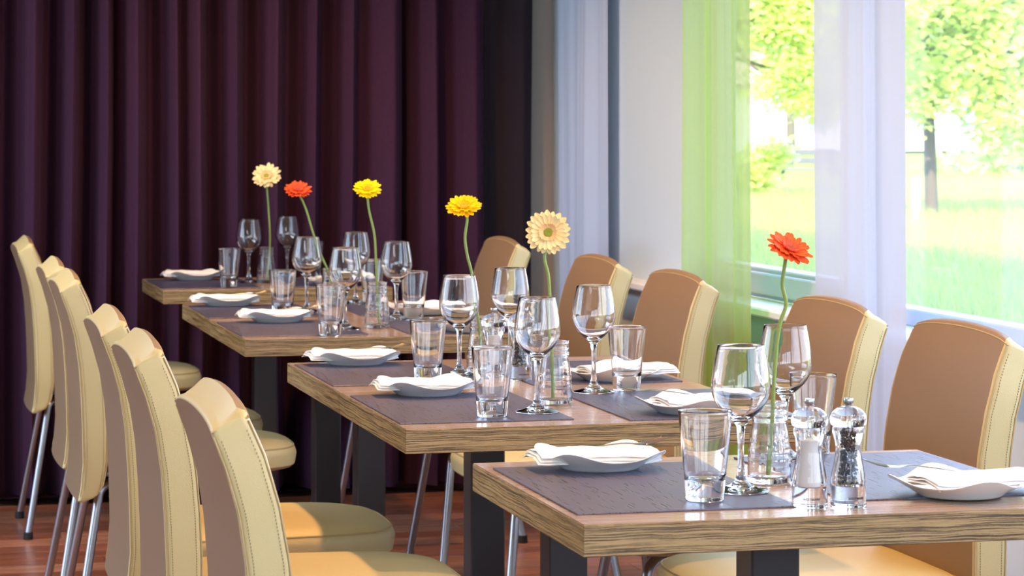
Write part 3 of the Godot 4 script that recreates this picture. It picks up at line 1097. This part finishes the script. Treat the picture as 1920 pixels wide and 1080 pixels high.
func outside() -> void:
	struct("ground", boxes([span(-60, 160, -0.4, -0.125, -60, 160)]), M.grass_ground)
	# meadow grass in tufts
	var s := Shape.new()
	rng.seed = 12
	for i in 14:
		var a := rng.randf() * TAU
		var r := 0.16 * sqrt(rng.randf())
		var base := Vector3(r * cos(a), 0, r * sin(a))
		var h := rng.randf_range(0.14, 0.34)
		var lean := Vector3(rng.randf_range(-0.1, 0.1), 0, rng.randf_range(-0.1, 0.1))
		var w := Vector3(cos(a * 3.0), 0, sin(a * 3.0)) * 0.006
		var k := s.v.size()
		s.pt(base - w); s.pt(base + w); s.pt(base + lean * 0.4 + w * 0.8 + Vector3(0, h * 0.6, 0)); s.pt(base + lean * 0.4 - w * 0.8 + Vector3(0, h * 0.6, 0)); s.pt(base + lean + Vector3(0, h, 0))
		s.quad(k, k + 1, k + 2, k + 3); s.face(k + 3, k + 2, k + 4)
	var places := []
	for i in 26000:
		# denser near the house, thinner far away
		var d := 8.0 + 52.0 * pow(rng.randf(), 1.4)
		var x := d * rng.randf_range(0.26, 0.58)
		if x < 3.2: continue
		places.append(Transform3D(Basis(Vector3.UP, rng.randf() * TAU).scaled(Vector3.ONE * rng.randf_range(0.6, 1.25)), Vector3(x, -0.03, -d)))
	var g := scatter("meadow_grass", s.mesh(80), M.grass, places)
	tag(g, "tall pale green meadow grass growing outside behind the window panes", "grass")
	var leaf := leaf_cluster(4, 0.12)
	# the slim tree in the right hand window, its crown spreading over the whole pane
	tree("garden_tree", "slim grey-stemmed leafy tree behind the nearest window pane, crown filling its top", Vector3(12.1, -0.12, -29.0), 4.4, 0.085,
		[[Vector3(0.55, 2.35, -0.1), Vector3(1.2, 0.75, 1.0)], [Vector3(1.0, 1.5, 0.3), Vector3(0.75, 0.5, 0.6)], [Vector3(-0.1, 1.75, 0.3), Vector3(0.5, 0.45, 0.5)], [Vector3(0.6, 3.3, 0.0), Vector3(1.8, 0.9, 1.2)], [Vector3(2.0, 2.0, -0.3), Vector3(0.9, 0.9, 0.9)], [Vector3(-0.9, 2.7, 0.8), Vector3(0.7, 0.7, 0.8)], [Vector3(0.9, 4.6, 0.0), Vector3(1.7, 0.8, 1.3)]], 480.0, leaf, M.leaf, 3)
	tree("garden_tree", "leafy tree behind the pane between the green and white sheers", Vector3(12.2, -0.12, -37.2), 4.6, 0.1,
		[[Vector3(1.3, 2.7, 0.2), Vector3(0.9, 0.8, 1.0)], [Vector3(0.9, 1.9, 0.2), Vector3(0.6, 0.5, 0.7)], [Vector3(1.75, 1.75, -0.1), Vector3(0.6, 0.45, 0.7)], [Vector3(1.4, 3.9, 0.0), Vector3(1.7, 0.9, 1.4)], [Vector3(0.7, 3.0, 0.1), Vector3(0.6, 0.7, 0.7)]], 480.0, leaf, M.leaf, 9)
	tree("garden_bush", "low leafy bush beside the green sheer's edge, left of the park bench", Vector3(13.05, -0.12, -38.2), 0.9, 0.03,
		[[Vector3(0.0, 0.62, 0.0), Vector3(0.42, 0.4, 0.4)], [Vector3(0.3, 0.9, 0.1), Vector3(0.3, 0.2, 0.3)]], 900.0, leaf, M.leaf, 10)
	var far := leaf_cluster(6, 0.3)
	tree("far_tree", "pale bushy tree far off behind the slim garden tree", Vector3(24.0, -0.03, -52.0), 5.0, 0.14,
		[[Vector3(0, 3.8, 0), Vector3(3.2, 1.9, 2.0)], [Vector3(-2.6, 3.2, 0), Vector3(1.6, 1.4, 1.4)], [Vector3(2.8, 3.0, 0), Vector3(2.0, 1.7, 1.6)], [Vector3(-0.6, 0.75, 0.4), Vector3(1.6, 0.6, 1.0)], [Vector3(1.6, 0.8, 0.2), Vector3(1.6, 0.65, 1.0)]], 60.0, far, M.leaf_far, 14)
	tree("far_tree", "pale tree far off above the park bench", Vector3(23.6, -0.03, -66.0), 5.0, 0.14,
		[[Vector3(0, 4.6, 0), Vector3(2.8, 1.7, 2.0)], [Vector3(-2.8, 4.4, 0), Vector3(1.8, 1.4, 1.4)]], 60.0, far, M.leaf_far, 15)
	# pale second trunk beside the slim one
	var post := thing("pale_trunk", "pale second trunk standing beside the slim tree trunk", "post", Vector3(11.86, -0.03, -28.9))
	var pp := Shape.new()
	pp.lathe([[0, 0], [0.05, 0], [0.048, 0.6], [0.045, 0.64], [0, 0.65]], 14)
	put("trunk_shaft", pp.mesh(40), M.bark_pale, post)
	# bench and bin in the shade
	var bench := thing("park_bench", "grey wooden park bench on the lawn seen between the sheers", "bench", Vector3(17.15, -0.03, -47.0), 0.12)
	for k in 3:
		put("seat_slat", boxes([[Vector3(0, 0.42, 0.14 - k * 0.14), Vector3(1.5, 0.04, 0.11)]], 0.006), M.bench_wood, bench)
	for k in 2:
		put("back_slat", boxes([[Vector3(0, 0.58 + k * 0.16, -0.24 - k * 0.03), Vector3(1.5, 0.11, 0.03)]], 0.006), M.bench_wood, bench)
	for x in [-0.6, 0.6]:
		put("bench_leg", boxes([[Vector3(x, 0.2, 0.15), Vector3(0.05, 0.4, 0.05)], [Vector3(x, 0.4, -0.22), Vector3(0.05, 0.8, 0.05)], [Vector3(x, 0.38, -0.03), Vector3(0.05, 0.05, 0.4)]], 0.004), M.bench_iron, bench)
	var bn := thing("litter_bin", "blue-grey litter bin standing left of the park bench", "bin", Vector3(16.1, -0.03, -46.8))
	var bs := Shape.new()
	bs.lathe([[0, 0], [0.2, 0], [0.24, 0.5], [0.25, 0.52], [0.23, 0.52], [0.2, 0.1], [0, 0.08]], 20)
	put("bin_body", bs.mesh(40), M.bin, bn)
	var br := Shape.new()
	br.lathe([[0.23, 0.5], [0.265, 0.5], [0.265, 0.55], [0.23, 0.55], [0.23, 0.5]], 20)
	put("bin_rim", br.mesh(30), M.bench_iron, bn)
	# a pale house beyond the trees
	var house := thing("far_house", "pale house with a pink roof far beyond the bench", "building", Vector3(42.0, -0.03, -118.0), 0.35)
	put("house_wall", boxes([[Vector3(0, 1.5, 0), Vector3(26, 3.0, 8)]], 0.02), M.house, house)
	var roof := Shape.new()
	roof.loft([PackedVector3Array([Vector3(-13.4, 3.0, -4.4), Vector3(13.4, 3.0, -4.4), Vector3(13.4, 3.0, 4.4), Vector3(-13.4, 3.0, 4.4)]), PackedVector3Array([Vector3(-12.6, 4.6, -0.2), Vector3(12.6, 4.6, -0.2), Vector3(12.6, 4.6, 0.2), Vector3(-12.6, 4.6, 0.2)])])
	put("roof", roof.mesh(20), M.house_roof, house)
	for k in 8:
		var w := put("house_window", boxes([[Vector3(-11 + k * 3.1, 1.6, 4.02), Vector3(1.3, 1.3, 0.06)]], 0.01), M.sill, house)
		put("pane", boxes([[Vector3(-11 + k * 3.1, 1.6, 4.06), Vector3(1.1, 1.1, 0.03)]]), M.house_glass, w)

# ---------- what stands on the tables ----------
const H := 0.74
const MAT_H := 0.7425

func at(x: float, d: float, h := H) -> Vector3:
	return Vector3(x, h, -d)

func _ready() -> void:
	# camera: level, looking 13.7 degrees to the right of the rows; the lens is shifted down
	var cam := Camera3D.new()
	cam.name = "camera"
	add_child(cam)
	cam.position = Vector3(0, 1.24, 0)
	cam.rotation_degrees.y = -13.7
	var attr := CameraAttributesPhysical.new()
	attr.frustum_focal_length = 93.75
	attr.frustum_near = 0.05
	attr.frustum_far = 400.0
	attr.frustum_focus_distance = 4.3
	attr.exposure_aperture = 16.0
	cam.attributes = attr
	cam.projection = Camera3D.PROJECTION_FRUSTUM
	cam.near = 0.05
	cam.far = 400.0
	cam.size = 0.05 * 1080.0 / 5000.0
	cam.frustum_offset = Vector2(0, -308.0 / 5000.0 * 0.05)
	cam.current = true
	# sky, sun, exposure
	var sky := ProceduralSkyMaterial.new()
	sky.sky_top_color = Color(0.70, 0.83, 1.0)
	sky.sky_horizon_color = Color(0.93, 0.96, 1.0)
	sky.ground_horizon_color = Color(0.75, 0.8, 0.7)
	sky.ground_bottom_color = Color(0.4, 0.45, 0.3)
	sky.sky_energy_multiplier = 1.0
	var env := Environment.new()
	env.background_mode = Environment.BG_SKY
	env.sky = Sky.new()
	env.sky.sky_material = sky
	env.background_energy_multiplier = 7.0
	env.tonemap_mode = Environment.TONE_MAPPER_LINEAR
	env.tonemap_exposure = 1.0
	env.sdfgi_enabled = true
	env.ssao_enabled = true
	env.ssil_enabled = true
	var we := WorldEnvironment.new()
	we.name = "world_environment"
	we.environment = env
	add_child(we)
	var sun := DirectionalLight3D.new()
	sun.name = "sun"
	sun.rotation_degrees = Vector3(-41, -27.6, 0)
	sun.light_color = Color(1.0, 0.95, 0.84)
	sun.light_energy = 2.6
	sun.light_angular_distance = 0.6
	sun.shadow_enabled = true
	sun.sky_mode = DirectionalLight3D.SKY_MODE_LIGHT_ONLY
	add_child(sun)

	materials()
	M.lamp = mat("lamp_glow", Color(1, 0.85, 0.65))
	M.lamp.emission_enabled = true
	M.lamp.emission = Color(1.0, 0.8, 0.55)
	M.lamp.emission_energy_multiplier = 8.0
	M.panel = mat("fill_panel_glow", Color(1, 1, 1))  # glow of the added ceiling fill
	M.panel.emission_enabled = true
	M.panel.emission = Color(0.96, 0.98, 1.0)
	M.panel.emission_energy_multiplier = 1.5
	for k in 5:
		downlight(1.17, 2.3 + 1.35 * k, 2.4, "unseen warm downlight in the ceiling over the %s table" % ["nearest", "second", "third", "fourth", "farthest"][k])
	for k in 2:
		fill_panel_light(-1.6, 1.2 + 5.6 * k, 1.2, 2.4, 4.5 + 7.0 * k, ["added fill light panel on the ceiling near the camera", "added fill light panel on the ceiling beside the curtain"][k])

	room()
	outside()

	# curtain folds, measured along the end wall
	curtain("velvet_curtain", "wide dark purple velvet curtain in vertical folds across the end wall", [[-1.5, -1.42], [-1.33, -1.27], [-1.18, -1.1], [-1.0, -0.9], [-0.8, -0.72], [-0.6, -0.53], [-0.45, -0.37], [-0.28, -0.2], [-0.1, -0.03], [0.06, 0.13], [0.25, 0.31], [0.35, 0.41], [0.505, 0.565], [0.632, 0.682], [0.738, 0.788], [0.82, 0.888], [0.967, 1.013], [1.024, 1.098], [1.164, 1.224], [1.294, 1.36], [1.436, 1.483], [1.547, 1.608], [1.618, 1.762], [1.801, 1.893], [1.908, 2.049]], -1.6, 2.06, 0.15, M.velvet)
	curtain("velvet_curtain", "narrow dark curtain beside the grey room corner, right of the wide one", [[2.105, 2.235]], 2.075, 2.246, 0.07, M.velvet_dark)
	# sheer panels in front of the windows
	sheer("white sheer panel beside the purple curtain, hanging before the white wall", 2.288, 8.11, 8.74, M.sheer_white, [], 31)
	sheer("translucent green sheer panel hanging at the window edge", 2.20, 6.489, 7.022, M.sheer_green, [6.75, 6.57], 32)
	sheer("white sheer panel hanging between the two windows", 2.20, 5.383, 5.960, M.sheer_white, [5.61, 5.54], 33)

	# tables
	var near_names := ["nearest", "second", "third", "fourth", "fifth", "farthest"]
	var tables := [[1.224, 3.52], [1.214, 4.592], [1.214, 5.217], [1.213, 6.465], [1.213, 7.09], [1.228, 8.325]]
	var t0 := make_table()
	for i in 6:
		var p := Vector3(tables[i][0], 0, -tables[i][1])
		var label: String = ["zebrano-edged square table nearest the camera", "second table from the camera, pushed against the third", "third table from the camera, its far edge free", "fourth table from the camera, pushed against the fifth", "fifth table from the camera, one before the farthest", "farthest table, standing alone close to the purple curtain"][i]
		if i == 0:
			t0.position = p
			t0.set_meta("label", label)
		else:
			dup(t0, p, 0, label)

	# chairs
	var c0 := make_chair()
	var left := [[0.473, 3.52], [0.468, 4.44], [0.470, 5.06], [0.489, 6.36], [0.497, 6.96], [0.502, 8.29]]
	for i in 6:
		var label := "cream leather chair at the %s table in the left row, its back to us" % near_names[i]
		if i == 0:
			c0.position = at(left[i][0], left[i][1], 0)
			c0.set_meta("label", label)
		else:
			dup(c0, at(left[i][0], left[i][1], 0), 0, label)
	var right := [[1.846, 4.315], [1.855, 4.98], [1.845, 5.98], [1.86, 6.73], [1.88, 7.88]]
	for i in 5:
		dup(c0, at(right[i][0], right[i][1], 0), PI, "cream leather chair by the windows, %s in the right row" % ["nearest", "second", "third, before the green sheer", "fourth, before the white wall", "farthest, before the purple curtain"][i])

	# place mats
	var mm := Shape.new()
	mm.box(Vector3.ZERO, Vector3(0.30, 0.0022, 0.47), 0.0006)
	var mat_mesh := mm.mesh(20)
	var mats := [[1.037, 3.523, "left"], [1.415, 3.557, "right"], [1.019, 4.585, "left"], [1.405, 4.545, "right"], [1.020, 5.238, "left"], [1.395, 5.175, "right"], [1.015, 6.45, "left"], [1.412, 6.44, "right"], [1.015, 7.06, "left"], [1.41, 7.06, "right"], [1.03, 8.31, "left"], [1.42, 8.31, "right"]]
	for i in 12:
		var o := put("place_mat", mat_mesh, M.mat, null, at(mats[i][0], mats[i][1], H + 0.0012))
		tag(o, "dark woven place mat on the %s side of the %s table" % [mats[i][2], near_names[i / 2]], "place mat", "woven place mats")

	# glasses
	var wg := wine_glass_mesh()
	var wines := [[1.155, 3.431, "left"], [1.333, 3.754, "right"], [1.132, 4.46, "left"], [1.317, 4.763, "right"], [1.146, 5.14, "left"], [1.309, 5.385, "right"], [1.136, 6.365, "left"], [1.318, 6.647, "right"], [1.143, 6.98, "left"], [1.325, 7.258, "right"], [1.176, 8.30, "left"], [1.336, 8.545, "right"]]
	for i in 12:
		var on_mat: bool = i % 2 == 1 or i < 12
		tag(put("wine_glass", wg, M.glass, null, at(wines[i][0], wines[i][1], MAT_H)), "empty clear wine glass of the %s setting on the %s table" % [wines[i][2], near_names[i / 2]], "wine glass", "wine glasses on the tables")
	var tm := tumbler_mesh()
	var tumblers := [[1.083, 3.365, "left"], [1.397, 3.809, "right"], [1.041, 4.412, "left"], [1.388, 4.789, "right"], [1.063, 5.047, "left"], [1.38, 5.44, "right"], [1.071, 6.197, "left"], [1.376, 6.708, "right"], [1.059, 6.854, "left"], [1.385, 7.332, "right"], [1.086, 8.09, "left"], [1.42, 8.54, "right"]]
	for i in 12:
		tag(put("tumbler", tm, M.glass, null, at(tumblers[i][0], tumblers[i][1], MAT_H)), "thick-bottomed clear tumbler of the %s setting on the %s table" % [tumblers[i][2], near_names[i / 2]], "tumbler", "water tumblers on the tables")

	# jars with a gerbera each
	var jm := jar_mesh()
	var jars := [[1.228, 3.524], [1.202, 4.606], [1.21, 5.22], [1.225, 6.42], [1.22, 7.05], [1.235, 8.32]]
	for i in 6:
		tag(put("glass_jar", jm, M.glass, null, at(jars[i][0], jars[i][1])), "small pressed-glass jar used as flower vase on the %s table" % near_names[i], "jar", "glass jars with flowers")
	# stems: [sideways, height above the table]; sideways is square to the line of sight
	var stems := [
		[[-0.002, 0.010], [0.0034, 0.078], [0.0063, 0.1375], [0.010, 0.1895], [0.0152, 0.223], [0.0234, 0.249], [0.0182, 0.275], [0.0215, 0.303]],
		[[-0.004, 0.010], [-0.0046, 0.0545], [-0.0065, 0.102], [-0.0093, 0.188], [-0.0122, 0.2306], [-0.0189, 0.262]],
		[[0.003, 0.010], [-0.0059, 0.095], [-0.0186, 0.1914], [-0.0293, 0.2364], [-0.0336, 0.2717], [-0.0292, 0.309]],
		[[0.0053, 0.011], [0.0014, 0.0718], [-0.0025, 0.1632], [-0.0065, 0.2285], [-0.0195, 0.2872], [-0.0228, 0.3159]],
		[[0.006, 0.010], [-0.0026, 0.0888], [-0.0254, 0.1459], [-0.0465, 0.203], [-0.0667, 0.2701], [-0.0814, 0.303]],
		[[0.000, 0.010], [0.0084, 0.0846], [0.0101, 0.1516], [0.0068, 0.2186], [0.0034, 0.2688], [0.0005, 0.304]]]
	var heads := [[0.0279, 0.3254], [-0.0122, 0.3058], [-0.0368, 0.3339], [-0.0234, 0.3407], [-0.0881, 0.323], [0.0, 0.3358]]
	# way the head faces: [right, up, towards the camera]
	var faces := [[0.36, 0.86, 0.50], [-0.10, 0.12, 1.0], [-0.05, 0.86, 0.55], [0.05, 0.80, 0.60], [0.10, 0.84, 0.52], [-0.05, 0.62, 0.80]]
	var sizes := [0.0345, 0.0410, 0.0375, 0.0350, 0.0375, 0.0465]
	var kinds := [["red", "red_inner", "eye_red"], ["peach", "peach_inner", "eye_green"], ["gold", "gold_inner", "eye_gold"], ["yellow", "yellow_inner", "eye_gold"], ["red", "red_inner", "eye_red"], ["peach", "peach_inner", "eye_green"]]
	var flower_labels := ["large orange-red gerbera on a wavy stem on the nearest table", "large pale peach gerbera facing us on the second table", "golden yellow gerbera on the third table", "bright lemon yellow gerbera on the fourth table", "small red gerbera on a slanting stem on the fifth table", "small peach gerbera standing tallest on the farthest table"]
	var a := deg_to_rad(13.7)
	var side := Vector3(cos(a), 0, sin(a))
	var toward := Vector3(-sin(a), 0, cos(a))
	for i in 6:
		var path := []
		for p in stems[i]:
			path.append(side * p[0] + Vector3(0, p[1], 0))
		var f: Array = faces[i]
		make_flower(flower_labels[i], at(jars[i][0], jars[i][1]), path, side * heads[i][0] + Vector3(0, heads[i][1], 0), side * f[0] + Vector3(0, f[1], 0) + toward * f[2], sizes[i], kinds[i][0], kinds[i][1], kinds[i][2], 20 + i)

	# salt and pepper
	make_mill("salt_mill", "clear salt mill with white salt on the nearest table", "salt mill", at(1.2017, 3.29), false)
	make_mill("pepper_mill", "clear pepper mill with dark peppercorns on the nearest table", "pepper mill", at(1.254, 3.286), true)
	make_mill("salt_mill", "clear salt mill behind the jar between second and third tables", "salt mill", at(1.197, 5.06), false)
	make_mill("pepper_mill", "clear pepper mill on the third table behind the wine glass", "pepper mill", at(1.247, 5.05), true)

	# plates, napkins, cutlery
	var pm := plate_mesh()
	var plates := [[1.037, 3.718, 0.08], [1.432, 3.335, 0.78], [1.012, 4.806, 0.1], [1.39, 4.40, 0.8], [0.995, 5.45, 0.05], [1.42, 4.995, 0.6], [1.017, 6.668, 0.1], [1.42, 6.25, 0.3], [0.975, 7.287, 0.0], [1.43, 6.84, 0.3], [1.03, 8.51, 0.1], [1.42, 8.12, 0.3]]
	var nap := [napkin_mesh(1, 0.185, 0.088), napkin_mesh(2, 0.18, 0.092)]
	var fk := fork_mesh()
	var kn := knife_mesh()
	for i in 12:
		var p := at(plates[i][0], plates[i][1], MAT_H)
		var where := "of the %s setting on the %s table" % ["left" if i % 2 == 0 else "right", near_names[i / 2]]
		var o := put("side_plate", pm, M.china, null, p)
		o.rotation.y = plates[i][2]
		tag(o, "white wavy-rimmed square side plate " + where, "plate", "white side plates")
		var n := put("napkin", nap[i / 2 % 2], M.napkin, null, p + Vector3(-0.012 if i % 2 == 0 else 0.03, 0.0165, 0.0))
		n.rotation.y = (0.02 if i % 2 == 0 else PI + 0.12) + 0.04 * sin(i * 2.0)
		tag(n, "folded white napkin on the plate " + where, "napkin", "folded napkins on plates")
		if i in [0, 4, 6, 8]:
			var fo := put("fork", fk, M.steel, null, p + Vector3(-0.07, 0.0185, -0.028))
			fo.rotation = Vector3(0, 0.12, 0.055)
			tag(fo, "steel fork under the napkin " + where, "fork", "forks under napkins")
		if i in [1, 3]:
			var fo := put("fork", fk, M.steel, null, p + Vector3(0.065, 0.019, -0.03))
			fo.rotation = Vector3(0, PI - 0.12, 0.10)
			tag(fo, "steel fork under the napkin " + where, "fork", "forks under napkins")
